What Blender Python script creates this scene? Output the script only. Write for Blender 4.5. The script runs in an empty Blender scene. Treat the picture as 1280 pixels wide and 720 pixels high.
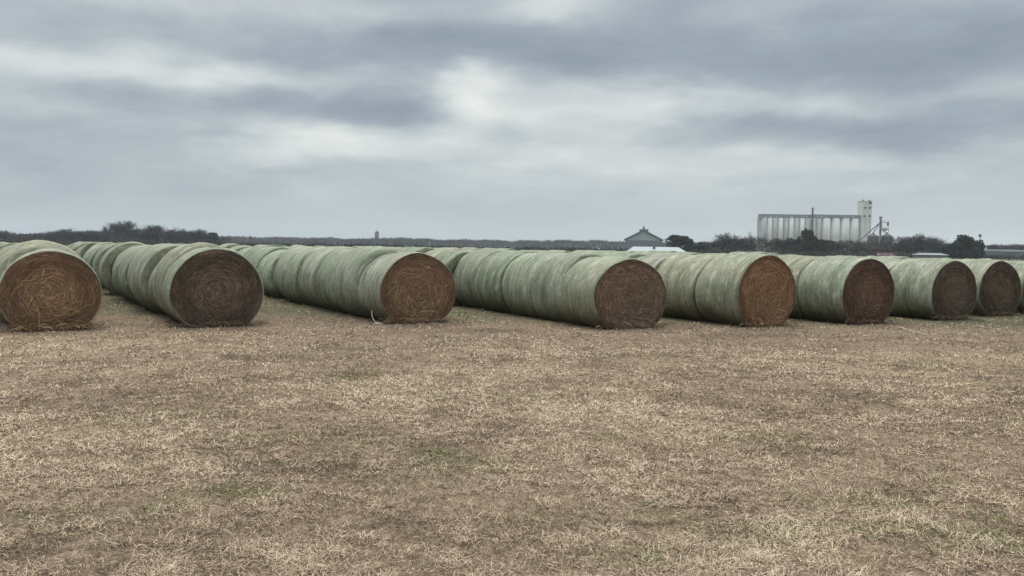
import bpy, math, random
import numpy as np
from mathutils import Vector, Matrix

PI = math.pi
sc = bpy.context.scene
COL = sc.collection
rnd = random.Random(7)

# ------------------------------------------------------------------ camera
F = 1067.0                      # focal length in pixels of the 1280 x 720 photograph
CAMH = 1.75
PITCH = math.radians(2.72)
ROLL = math.radians(0.9)
_f = Vector((0, math.cos(PITCH), -math.sin(PITCH)))
_r0 = Vector((1, 0, 0))
_u0 = _r0.cross(_f)
_r = _r0 * math.cos(ROLL) + _u0 * math.sin(ROLL)
_u = _r.cross(_f)
CAMP = Vector((0, 0, CAMH))
cam_d = bpy.data.cameras.new('camera')
cam_d.sensor_width = 36.0
cam_d.lens = F / 1280 * 36.0
cam_d.clip_start = 0.1
cam_d.clip_end = 12000
cam = bpy.data.objects.new('camera', cam_d)
COL.objects.link(cam)
cam.matrix_world = Matrix(((_r.x, _u.x, -_f.x, 0), (_r.y, _u.y, -_f.y, 0), (_r.z, _u.z, -_f.z, CAMH), (0, 0, 0, 1)))
sc.camera = cam

def ray(px, py):
    return (_f + _r * ((px - 640) / F) + _u * ((360 - py) / F)).normalized()
def pt(px, py, Y):              # world point seen at a pixel, at depth Y
    d = ray(px, py)
    return CAMP + d * (Y / d.y)
def ground(px, py):
    d = ray(px, py)
    return CAMP + d * (-CAMH / d.z)
def proj(P):
    v = Vector(P) - CAMP
    k = F / v.dot(_f)
    return 640 + v.dot(_r) * k, 360 - v.dot(_u) * k

# ------------------------------------------------------------------ object helpers
def tag(o, label=None, cat=None, group=None, kind=None):
    if label: o['label'] = label
    if cat: o['category'] = cat
    if group: o['group'] = group
    if kind: o['kind'] = kind
    return o
def thing(name, label, cat, loc=(0, 0, 0), rz=0.0, group=None):
    o = bpy.data.objects.new(name, None)
    o.empty_display_size = 0.2
    COL.objects.link(o)
    o.location = loc
    o.rotation_euler = (0, 0, rz)
    return tag(o, label, cat, group)
def link_mesh(name, me, mats, parent=None):
    o = bpy.data.objects.new(name, me)
    COL.objects.link(o)
    for m in (mats if isinstance(mats, (list, tuple)) else [mats]):
        if m.name not in [x.name for x in me.materials if x]:
            me.materials.append(m)
    if parent: o.parent = parent
    return o
def np_mesh(name, V, Q, smooth=True, tone=None, col=None, mi=None):
    """V (n,3) floats, Q (m,4) or (m,3) ints"""
    me = bpy.data.meshes.new(name)
    V = np.ascontiguousarray(V, np.float32)
    Q = np.ascontiguousarray(Q, np.int32)
    k = Q.shape[1]
    me.vertices.add(len(V))
    me.vertices.foreach_set('co', V.ravel())
    me.loops.add(Q.size)
    me.loops.foreach_set('vertex_index', Q.ravel())
    me.polygons.add(len(Q))
    me.polygons.foreach_set('loop_start', np.arange(0, Q.size, k, dtype=np.int32))
    me.polygons.foreach_set('use_smooth', np.full(len(Q), smooth, dtype=bool))
    if mi is not None:
        me.polygons.foreach_set('material_index', np.ascontiguousarray(mi, np.int32))
    me.update(calc_edges=True)
    if tone is not None:
        a = me.attributes.new('tone', 'FLOAT', 'POINT')
        a.data.foreach_set('value', np.ascontiguousarray(tone, np.float32))
    if col is not None:
        a = me.attributes.new('tint', 'FLOAT_COLOR', 'POINT')
        c4 = np.ones((len(V), 4), np.float32); c4[:, :3] = col
        a.data.foreach_set('color', c4.ravel())
    return me

class MB:                        # collects shapes for ONE mesh
    def __init__(s): s.v = []; s.f = []
    def add(s, vs, fs):
        b = len(s.v); s.v += [tuple(p) for p in vs]; s.f += [tuple(i + b for i in q) for q in fs]; return s
    def box(s, x0, x1, y0, y1, z0, z1):
        return s.add([(x0,y0,z0),(x1,y0,z0),(x1,y1,z0),(x0,y1,z0),(x0,y0,z1),(x1,y0,z1),(x1,y1,z1),(x0,y1,z1)],
                     [(0,3,2,1),(4,5,6,7),(0,1,5,4),(1,2,6,5),(2,3,7,6),(3,0,4,7)])
    def rev(s, prof, n=20, cx=0, cy=0):      # prof: list of (radius, z)
        vs = []; fs = []
        for r, z in prof:
            for i in range(n):
                a = 2 * PI * i / n
                vs.append((cx + r * math.cos(a), cy + r * math.sin(a), z))
        for j in range(len(prof) - 1):
            for i in range(n):
                fs.append((j*n+i, j*n+(i+1)%n, (j+1)*n+(i+1)%n, (j+1)*n+i))
        fs.append(tuple(range(n))[::-1]); fs.append(tuple((len(prof)-1)*n+i for i in range(n)))
        return s.add(vs, fs)
    def bar(s, p, q, r0, r1=None, n=6):
        r1 = r0 if r1 is None else r1
        p = Vector(p); q = Vector(q); d = (q - p).normalized()
        a = d.orthogonal().normalized(); b = d.cross(a)
        vs = []
        for c, r in ((p, r0), (q, r1)):
            for i in range(n):
                t = 2 * PI * i / n
                vs.append(c + (a * math.cos(t) + b * math.sin(t)) * r)
        fs = [(i, (i+1)%n, n+(i+1)%n, n+i) for i in range(n)]
        fs.append(tuple(range(n))[::-1]); fs.append(tuple(range(n, 2*n)))
        return s.add(vs, fs)
    def build(s, name, mat, parent=None, smooth=False):
        me = bpy.data.meshes.new(name)
        me.from_pydata(s.v, [], s.f); me.update()
        if smooth:
            me.polygons.foreach_set('use_smooth', [True] * len(me.polygons))
        return link_mesh(name, me, mat, parent)

# ------------------------------------------------------------------ numpy noise
def _hash(i, j, seed):
    h = (i.astype(np.int64) * 374761393 + j.astype(np.int64) * 668265263 + seed * 1274126177) & 0x7fffffff
    h = ((h ^ (h >> 13)) * 1274126177) & 0x7fffffff
    return ((h ^ (h >> 16)) & 0xffff) / 65535.0
def vnoise(x, y, seed=0):
    i = np.floor(x); j = np.floor(y); fx = x - i; fy = y - j
    fx = fx * fx * (3 - 2 * fx); fy = fy * fy * (3 - 2 * fy)
    a = _hash(i, j, seed); b = _hash(i + 1, j, seed); c = _hash(i, j + 1, seed); d = _hash(i + 1, j + 1, seed)
    return (a * (1 - fx) + b * fx) * (1 - fy) + (c * (1 - fx) + d * fx) * fy
def fbm(x, y, seed=0, o=3):
    s = 0; w = 1; t = 0
    for k in range(o):
        s = s + w * vnoise(x * 2**k + 17.3 * k, y * 2**k - 9.1 * k, seed + k); t += w; w *= .55
    return s / t

# ------------------------------------------------------------------ materials
class NT:
    def __init__(s, tree): s.t = tree; s.n = tree.nodes; s.l = tree.links
    def node(s, kind, **kw):
        n = s.n.new(kind)
        for k, v in kw.items(): setattr(n, k, v)
        return n
    def put(s, sock, v):
        if hasattr(v, 'is_linked'): s.l.new(v, sock)
        elif v is not None: sock.default_value = v
    def m(s, op, a, b=None, c=None, clamp=False):
        n = s.node('ShaderNodeMath', operation=op); n.use_clamp = clamp
        for i, v in enumerate((a, b, c)):
            if v is not None: s.put(n.inputs[i], v)
        return n.outputs[0]
    def noise(s, vec, scale, detail=3, rough=.55, dist=0.0, col=False):
        n = s.node('ShaderNodeTexNoise')
        s.put(n.inputs['Vector'], vec)
        n.inputs['Scale'].default_value = scale; n.inputs['Detail'].default_value = detail
        n.inputs['Roughness'].default_value = rough; n.inputs['Distortion'].default_value = dist
        return n.outputs['Color' if col else 'Fac']
    def ramp(s, fac, stops, interp='LINEAR'):
        n = s.node('ShaderNodeValToRGB'); n.color_ramp.interpolation = interp
        e = n.color_ramp.elements
        while len(e) < len(stops): e.new(.5)
        for k, (p, c) in zip(e, stops):
            k.position = p; k.color = tuple(c) + (1,) if len(c) == 3 else c
        s.put(n.inputs[0], fac); return n.outputs[0]
    def mix(s, fac, a, b, blend='MIX'):
        n = s.node('ShaderNodeMix', data_type='RGBA', blend_type=blend)
        s.put(n.inputs[0], fac)
        for sock, v in ((n.inputs[6], a), (n.inputs[7], b)):
            if isinstance(v, tuple) and len(v) == 3: v = v + (1,)
            s.put(sock, v)
        return n.outputs[2]
    def vscale(s, vec, xyz):
        n = s.node('ShaderNodeMapping'); s.put(n.inputs['Vector'], vec); n.inputs['Scale'].default_value = xyz
        return n.outputs[0]
    def maprange(s, v, a, b, c=0.0, d=1.0, smooth=True):
        n = s.node('ShaderNodeMapRange'); n.interpolation_type = 'SMOOTHSTEP' if smooth else 'LINEAR'
        s.put(n.inputs[0], v)
        for i, q in enumerate((a, b, c, d)): n.inputs[i + 1].default_value = q
        return n.outputs[0]

def new_mat(name, rough=.85):
    m = bpy.data.materials.new(name); m.use_nodes = True
    t = NT(m.node_tree)
    b = t.n['Principled BSDF']
    b.inputs['Roughness'].default_value = rough
    b.inputs['Specular IOR Level'].default_value = .25
    return m, t, b
def bump(t, b, height, strength=.5, dist=.02):
    n = t.node('ShaderNodeBump'); n.inputs['Strength'].default_value = strength; n.inputs['Distance'].default_value = dist
    t.put(n.inputs['Height'], height); t.l.new(n.outputs[0], b.inputs['Normal'])

def plain(name, c, var=.25, scale=.6, rough=.8, streak=None):
    """weathered single-colour material, optionally with vertical streaks"""
    m, t, b = new_mat(name, rough)
    co = t.node('ShaderNodeTexCoord').outputs['Object']
    n1 = t.noise(co, scale, 4, .6)
    if streak: n2 = t.noise(t.vscale(co, (streak, streak, streak * .04)), 1.0, 3, .6)
    else: n2 = t.noise(co, scale * 7, 3, .6)
    f = t.m('ADD', t.m('MULTIPLY', n1, .5), t.m('MULTIPLY', n2, .5))
    lo = tuple(x * (1 - var) for x in c); hi = tuple(min(.9, x * (1 + var)) for x in c)
    t.l.new(t.ramp(f, [(.3, lo), (.7, hi)]), b.inputs['Base Color'])
    return m

# --- net wrap on the bales
def make_net():
    m, t, b = new_mat('net_wrap', .62)
    co = t.node('ShaderNodeTexCoord').outputs['Object']
    oi = t.node('ShaderNodeObjectInfo')
    off = t.node('ShaderNodeVectorMath', operation='ADD')
    t.l.new(co, off.inputs[0])
    cx = t.node('ShaderNodeCombineXYZ')
    for i, k in enumerate((31.7, 87.1, 53.9)): t.put(cx.inputs[i], t.m('MULTIPLY', oi.outputs['Random'], k))
    t.l.new(cx.outputs[0], off.inputs[1])
    v = off.outputs[0]
    band = t.noise(t.vscale(v, (.7, 4.0, .7)), 1.0, 3, .6)             # broad wraps round the bale
    fine = t.noise(t.vscale(v, (1.6, 17.0, 1.6)), 1.0, 3, .65)           # single strands of the wrap
    tear = t.noise(t.vscale(v, (3.5, 8.0, 3.5)), 1.0, 4, .7)            # hay showing, torn patches
    blot = t.noise(v, 1.5, 4, .6)
    speck = t.noise(t.vscale(v, (9, 20, 9)), 1.0, 2, .7)
    c = t.ramp(band, [(.32, (.142, .164, .122)), (.45, (.222, .242, .190)), (.58, (.288, .303, .248)), (.72, (.385, .39, .335))])
    c = t.mix(t.maprange(fine, .55, .76, 0, .6), c, (.55, .565, .49))
    c = t.mix(t.maprange(fine, .44, .26, 0, .5), c, (.10, .125, .085))
    c = t.mix(t.m('MULTIPLY', t.maprange(tear, .50, .70, 0, .75), t.maprange(blot, .36, .6, .1, 1)), c, (.25, .21, .145))
    c = t.mix(t.maprange(speck, .56, .72, 0, .55), c, (.11, .12, .08))
    sp2 = t.noise(t.vscale(v, (22, 26, 22)), 1.0, 2, .7)
    c = t.mix(t.maprange(sp2, .56, .74, 0, .55), c, (.50, .51, .44))
    wear = t.noise(t.vscale(v, (2.0, 5.0, 2.0)), 1.0, 5, .72)
    c = t.mix(t.maprange(wear, .53, .68, 0, .7), c, (.125, .135, .095))
    c = t.mix(t.maprange(wear, .46, .33, 0, .7), c, (.47, .475, .41))
    white = t.noise(t.vscale(v, (2.6, 21.0, 2.6)), 1.0, 2, .6)
    c = t.mix(t.maprange(white, .62, .72, 0, .75), c, (.60, .61, .55))
    c = t.mix(t.maprange(blot, .58, .8, 0, .45), c, (.30, .28, .21))
    # soil and old hay on the lowest wrap, darkened further to paint underside shade
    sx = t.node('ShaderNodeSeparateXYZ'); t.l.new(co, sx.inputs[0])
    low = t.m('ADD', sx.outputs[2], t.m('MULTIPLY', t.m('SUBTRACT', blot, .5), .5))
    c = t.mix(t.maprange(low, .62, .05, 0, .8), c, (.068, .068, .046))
    c = t.mix(1.0, c, oi.outputs['Color'], 'MULTIPLY')
    c = t.mix(1.0, c, (.97, .935, .875), 'MULTIPLY')
    t.l.new(c, b.inputs['Base Color'])
    b.inputs['Specular IOR Level'].default_value = .25
    bump(t, b, t.m('ADD', t.m('MULTIPLY', fine, .4), t.m('ADD', t.m('MULTIPLY', band, .4), t.m('ADD', t.m('MULTIPLY', speck, .5), t.m('MULTIPLY', wear, 1.2)))), .8, .04)
    return m
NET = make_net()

def make_hay():
    """cut end of a bale: rings of packed hay round the core"""
    m, t, b = new_mat('packed_hay', .95)
    co = t.node('ShaderNodeTexCoord').outputs['Object']
    oi = t.node('ShaderNodeObjectInfo')
    s = t.node('ShaderNodeSeparateXYZ'); t.l.new(co, s.inputs[0])
    x = s.outputs[0]; z = t.m('SUBTRACT', s.outputs[2], .78)
    r = t.m('SQRT', t.m('ADD', t.m('MULTIPLY', x, x), t.m('MULTIPLY', z, z)))
    rr = t.m('MAXIMUM', r, .03)
    wob = t.noise(co, 2.2, 3, .6)
    cv = t.node('ShaderNodeCombineXYZ')
    t.put(cv.inputs[0], t.m('ADD', t.m('MULTIPLY', r, 26.0), t.m('MULTIPLY', wob, 5.0)))
    t.put(cv.inputs[1], t.m('MULTIPLY', t.m('DIVIDE', x, rr), t.m('ADD', 1.0, t.m('MULTIPLY', r, 2.2))))
    t.put(cv.inputs[2], t.m('MULTIPLY', t.m('DIVIDE', z, rr), t.m('ADD', 1.0, t.m('MULTIPLY', r, 2.2))))
    off = t.node('ShaderNodeVectorMath', operation='ADD'); t.l.new(cv.outputs[0], off.inputs[0])
    cx = t.node('ShaderNodeCombineXYZ'); t.put(cx.inputs[1], t.m('MULTIPLY', oi.outputs['Random'], 57.0)); t.l.new(cx.outputs[0], off.inputs[1])
    ring = t.noise(off.outputs[0], 1.0, 4, .65)
    grain = t.noise(co, 38, 3, .7)
    blot = t.noise(co, 3.0, 4, .6)
    f = t.m('ADD', t.m('MULTIPLY', ring, .5), t.m('ADD', t.m('MULTIPLY', grain, .25), t.m('MULTIPLY', blot, .25)))
    c = t.ramp(f, [(.36, (.060, .046, .037)), (.45, (.17, .130, .102)), (.54, (.275, .213, .165)), (.64, (.43, .345, .265))])
    c = t.mix(1.0, c, oi.outputs['Color'], 'MULTIPLY')
    t.l.new(c, b.inputs['Base Color'])
    bump(t, b, f, .8, .04)
    return m
HAY = make_hay()

def make_straw():
    m, t, b = new_mat('loose_hay_stems', .9)
    a = t.node('ShaderNodeAttribute', attribute_name='tone')
    oi = t.node('ShaderNodeObjectInfo')
    c = t.ramp(a.outputs['Fac'], [(0, (.075, .057, .046)), (.3, (.19, .145, .112)), (.7, (.36, .285, .21)), (1, (.60, .50, .36))])
    c = t.mix(1.0, c, oi.outputs['Color'], 'MULTIPLY')
    t.l.new(c, b.inputs['Base Color'])
    return m
STRAW = make_straw()

# ------------------------------------------------------------------ world: overcast sky
SUN_EL = math.radians(70); SUN_AZ = math.radians(-25)      # azimuth from +Y, negative = left
def make_world():
    w = bpy.data.worlds.new('World'); sc.world = w; w.use_nodes = True
    t = NT(w.node_tree)
    bg = t.n['Background']
    sky = t.node('ShaderNodeTexSky', sky_type='NISHITA')
    sky.sun_disc = False; sky.sun_elevation = SUN_EL; sky.sun_rotation = SUN_AZ
    sky.air_density = 1.0; sky.dust_density = 2.0
    d = t.node('ShaderNodeTexCoord').outputs['Generated']
    s = t.node('ShaderNodeSeparateXYZ'); t.l.new(d, s.inputs[0])
    az = t.m('ARCTAN2', s.outputs[0], s.outputs[1])
    el = t.m('ARCSINE', s.outputs[2])
    def vec(a, e, kz=0.0):
        c = t.node('ShaderNodeCombineXYZ'); t.put(c.inputs[0], a); t.put(c.inputs[1], e); c.inputs[2].default_value = kz
        return c.outputs[0]
    v = vec(t.m('MULTIPLY', az, 1.0), t.m('MULTIPLY', el, 2.3))
    n = t.noise(v, 4.6, 6, .60, col=True)
    sp = t.node('ShaderNodeSeparateColor'); t.l.new(n, sp.inputs[0])
    waz = t.m('ADD', az, t.m('MULTIPLY', t.m('SUBTRACT', sp.outputs[0], .5), .20))
    wel = t.m('ADD', el, t.m('MULTIPLY', t.m('SUBTRACT', sp.outputs[1], .5), .085))
    soft = t.noise(vec(az, t.m('MULTIPLY', el, 2.8), 3.7), 6.5, 6, .58)
    broad = t.noise(vec(az, t.m('MULTIPLY', el, 2.6), 9.1), 1.9, 3, .5)
    # cloud masses: (pixel x, pixel y, half width, half height, brightness change)
    lobes = [
        (585, 122, 44, 30, .24), (655, 145, 110, 42, .19), (620, 95, 60, 14, .12),
        (300, 90, 60, 16, .12), (40, 95, 80, 26, .16), (200, 85, 130, 20, .16),(440, 95, 80, 20, .10),
        (390, 180, 70, 20, .19), (480, 185, 110, 24, .15), (300, 195, 60, 14, .12),
        (900, 125, 110, 20, .22), (1130, 118, 120, 16, .10),(780, 110, 70, 22, .14),
        (760, 195, 130, 22, .16), (1000, 215, 240, 22, .12), (560, 235, 160, 10, .10), (400, 240, 40, 8, .08),
        (690, 0, 60, 20, .22), (300, -5, 330, 18, .12),
        (800, 62, 330, 40, -.24), (1120, 72, 180, 30, -.16), (250, 50, 240, 20, -.10), (480, 60, 120, 24, -.10),
        (330, 135, 190, 18, -.18), (470, 128, 60, 26, -.14), (1040, 163, 220, 20, -.20), (1240, 150, 90, 30, -.10),
        (620, 170, 40, 22, -.14), (120, 175, 160, 26, -.06), (260, 225, 260, 14, -.06), (120, 250, 150, 20, -.05),
        (900, 30, 60, 16, .05), (1180, 110, 60, 20, -.04),
    ]
    acc = t.m('ADD', .40, t.m('MULTIPLY', t.m('SUBTRACT', soft, .5), .45))
    acc = t.m('ADD', acc, t.m('MULTIPLY', t.m('SUBTRACT', broad, .5), .22))
    for px, py, rx, ry, a in lobes:
        q = ray(px, py)
        la = math.atan2(q.x, q.y); le = math.asin(q.z)
        dx = t.m('MULTIPLY', t.m('SUBTRACT', waz, la), F / rx / 1.05)
        dy = t.m('MULTIPLY', t.m('SUBTRACT', wel, le), F / ry / 1.15)
        e = t.m('EXPONENT', t.m('MULTIPLY', t.m('POWER', t.m('ADD', t.m('MULTIPLY', dx, dx), t.m('MULTIPLY', dy, dy)), 1.35), -.7))
        acc = t.m('MULTIPLY_ADD', e, a * 1.2, acc)
    # lumpy cloud base seen in perspective: the pattern flattens towards the horizon
    zz = t.m('ADD', t.m('MAXIMUM', s.outputs[2], 0.0), .09)
    pv_ = vec(t.m('DIVIDE', s.outputs[0], zz), t.m('DIVIDE', s.outputs[1], zz), 4.4)
    base = t.noise(pv_, 1.15, 7, .56, .35)
    acc = t.m('MULTIPLY_ADD', t.m('SUBTRACT', base, .5), t.m('MULTIPLY', t.maprange(el, .02, .12, 0, 1), .75), acc)
    hor = t.maprange(el, .09, .0, 0, 1)                       # calmer, paler band above the horizon
    right = t.maprange(az, -.5, .5, .42, .66, False)
    mixf = t.node('ShaderNodeMix', data_type='FLOAT'); t.put(mixf.inputs[0], t.m('MULTIPLY', hor, .75)); t.put(mixf.inputs[2], acc); t.put(mixf.inputs[3], right)
    f = mixf.outputs[0]
    c = t.ramp(f, [(0.0, (.205, .248, .305)), (.22, (.262, .312, .368)), (.45, (.365, .420, .458)), (.65, (.475, .525, .545)), (1.0, (.69, .725, .715))])
    # overcast skies brighten towards the zenith
    gain = t.m('ADD', 1.0, t.m('MULTIPLY', t.maprange(el, .36, 1.25, 0, 1), 3.4))
    hs = t.node('ShaderNodeVectorMath', operation='SCALE'); t.l.new(c, hs.inputs[0]); t.put(hs.inputs[3], t.m('MULTIPLY', gain, 10.0))
    warm = t.mix(1.0, hs.outputs[0], (1.025, 1.0, .965), 'MULTIPLY')
    final = t.mix(.96, sky.outputs[0], warm)
    t.l.new(final, bg.inputs['Color'])
    bg.inputs['Strength'].default_value = .1
make_world()
sd = bpy.data.lights.new('sun', 'SUN'); sd.energy = 1.5; sd.angle = math.radians(35); sd.color = (1.0, .92, .81)
so = bpy.data.objects.new('sun', sd); COL.objects.link(so)
so.rotation_euler = Vector((math.sin(SUN_AZ) * math.cos(SUN_EL), math.cos(SUN_AZ) * math.cos(SUN_EL), math.sin(SUN_EL))).to_track_quat('Z', 'Y').to_euler()
so.location = (-20, 20, 40)

# ------------------------------------------------------------------ rows of bales
_vp = ray(35, 300.0)
ANG = math.atan2(-_vp.x, _vp.y)
U = Vector((-math.sin(ANG), math.cos(ANG), 0)); N = Vector((math.cos(ANG), math.sin(ANG), 0))

def fit(l, r, tp, b):
    """position, width, height of a bale's front from its outline in the photograph"""
    P = ground((l + r) / 2, b); W = 1.8; H = 1.6
    for _ in range(12):
        pl = proj(P - N * W / 2 + Vector((0, 0, H * .48)))[0]; pr = proj(P + N * W / 2 + Vector((0, 0, H * .48)))[0]
        pt_ = proj(P + Vector((0, 0, H)))[1]; pb = proj(P)[1]
        W *= (r - l) / (pr - pl); H *= (b - tp) / (pb - pt_)
        pc = (pl + pr) / 2
        P = ground(proj(P)[0] + ((l + r) / 2 - pc), b)
    return P, W, H

def bale_shape(W, H, L, seed, nseg=60, nax=26, cz=.455, rim=.72, soft=False):
    """net-wrapped roll lying on the ground: front at y = 0, back at y = L, sagged flat where it rests"""
    g = np.random.RandomState(seed)
    e = .10
    ts = [.010, -.003, .004, .018, .040, .075] + list(np.linspace(.16, L - .16, nax)) + [L - .075, L - .040, L - .018, L - .004, L + .003, L - .010]
    ss = [rim, max(rim + .005, .945), .970, .985, .995, 1.0] + [1.0] * nax + [1.0, .995, .985, .970, .945, .72]
    if soft:                      # slack wrap: the front shoulder has slumped round
        ts[:6] = [-.01, -.01, .03, .10, .19, .30]; ss[:6] = [.72, .82, .90, .955, .985, 1.0]; ts[6:6 + nax] = list(np.linspace(.36, L - .16, nax))
    th = np.linspace(0, 2 * PI, nseg, endpoint=False)
    ph = g.uniform(0, 6.3, 8)
    ridge = np.cumsum(g.normal(0, .005, len(ts))); ridge -= np.linspace(ridge[0], ridge[-1], len(ts)); ridge = np.clip(ridge, -.012, .012)
    groove = g.normal(0, .0026, len(ts))
    V = []
    for k, (t, s) in enumerate(zip(ts, ss)):
        lump = .012 * np.sin(2 * th + ph[0] + 1.3 * t) + .010 * np.sin(3 * th + ph[1] - 2 * t) + .006 * np.sin(5 * th + ph[2] + 3 * t) + .004 * np.sin(9 * th + ph[3] + 7 * t)
        rad = s * (1 + ridge[k] + groove[k] * (1 + .6 * np.sin(th * 2 + k)) + lump)
        x = W / 2 * np.cos(th) * rad; z = H * .545 * np.sin(th) * rad
        x = x * (1 + .035 * -np.sin(th))
        z = z + H * cz
        z = np.where(z < .05, .05 * np.exp((z - .05) / .05) - .012, z)
        V.append(np.stack([x, np.full(nseg, t) + .012 * np.sin(th * 2 + ph[4]), z], 1))
    V = np.concatenate(V)
    i = np.arange(nseg); j = (i + 1) % nseg
    Q = [np.stack([k * nseg + i, k * nseg + j, (k + 1) * nseg + j, (k + 1) * nseg + i], 1) for k in range(len(ts) - 1)]
    return V, np.concatenate(Q)

def end_disc(W, H, L, seed, back=False, nr=14, nseg=60, cz=.455, out=.93):
    g = np.random.RandomState(seed + 99)
    ph = g.uniform(0, 6.3, 6)
    th = np.linspace(0, 2 * PI, nseg, endpoint=False)
    V = [np.array([[0, -.02, H * cz]])]
    for k in range(1, nr + 1):
        q = k / nr * out
        x = W / 2 * q * np.cos(th) * (1 + .035 * -np.sin(th)); z = H * .545 * q * np.sin(th) + H * cz
        z = np.where(z < .05, .05 * np.exp((z - .05) / .05) - .012, z)
        y = .012 - .05 * (1 - (q / out) ** 2) + .016 * np.sin(q * 21 + ph[0] + np.sin(th + ph[1])) * q + .012 * np.sin(3 * th + ph[2]) * np.sin(q * 5)
        V.append(np.stack([x, y, z], 1))
    V = np.concatenate(V)
    if out < .9: V[:, 1] = V[:, 1] * .5 + .06        # sunk behind the wrap that folds over the end
    if back: V[:, 1] = L - V[:, 1]
    i = np.arange(nseg); j = (i + 1) % nseg
    Q = [np.stack([1 + k * nseg + i, 1 + (k + 1) * nseg + i, 1 + (k + 1) * nseg + j, 1 + k * nseg + j], 1) for k in range(nr - 1)]
    T = np.stack([np.zeros(nseg, int), 1 + i, 1 + j, 1 + j], 1)   # fan (degenerate quads removed below)
    Q = np.concatenate(Q)
    return V, Q, T[:, :3]

def mixed_mesh(name, V, Q, T, smooth=True, tone=None, qmi=None, tmi=None):
    me = bpy.data.meshes.new(name)
    V = np.ascontiguousarray(V, np.float32)
    me.vertices.add(len(V)); me.vertices.foreach_set('co', V.ravel())
    loops = np.concatenate([Q.ravel(), T.ravel()]).astype(np.int32)
    me.loops.add(len(loops)); me.loops.foreach_set('vertex_index', loops)
    me.polygons.add(len(Q) + len(T))
    st = np.concatenate([np.arange(len(Q)) * 4, Q.size + np.arange(len(T)) * 3]).astype(np.int32)
    me.polygons.foreach_set('loop_start', st)
    me.polygons.foreach_set('use_smooth', np.full(len(Q) + len(T), smooth, dtype=bool))
    if qmi is not None:
        me.polygons.foreach_set('material_index', np.concatenate([qmi, tmi]).astype(np.int32))
    me.update(calc_edges=True)
    if tone is not None:
        a = me.attributes.new('tone', 'FLOAT', 'POINT'); a.data.foreach_set('value', np.ascontiguousarray(tone, np.float32))
    return me

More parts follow.
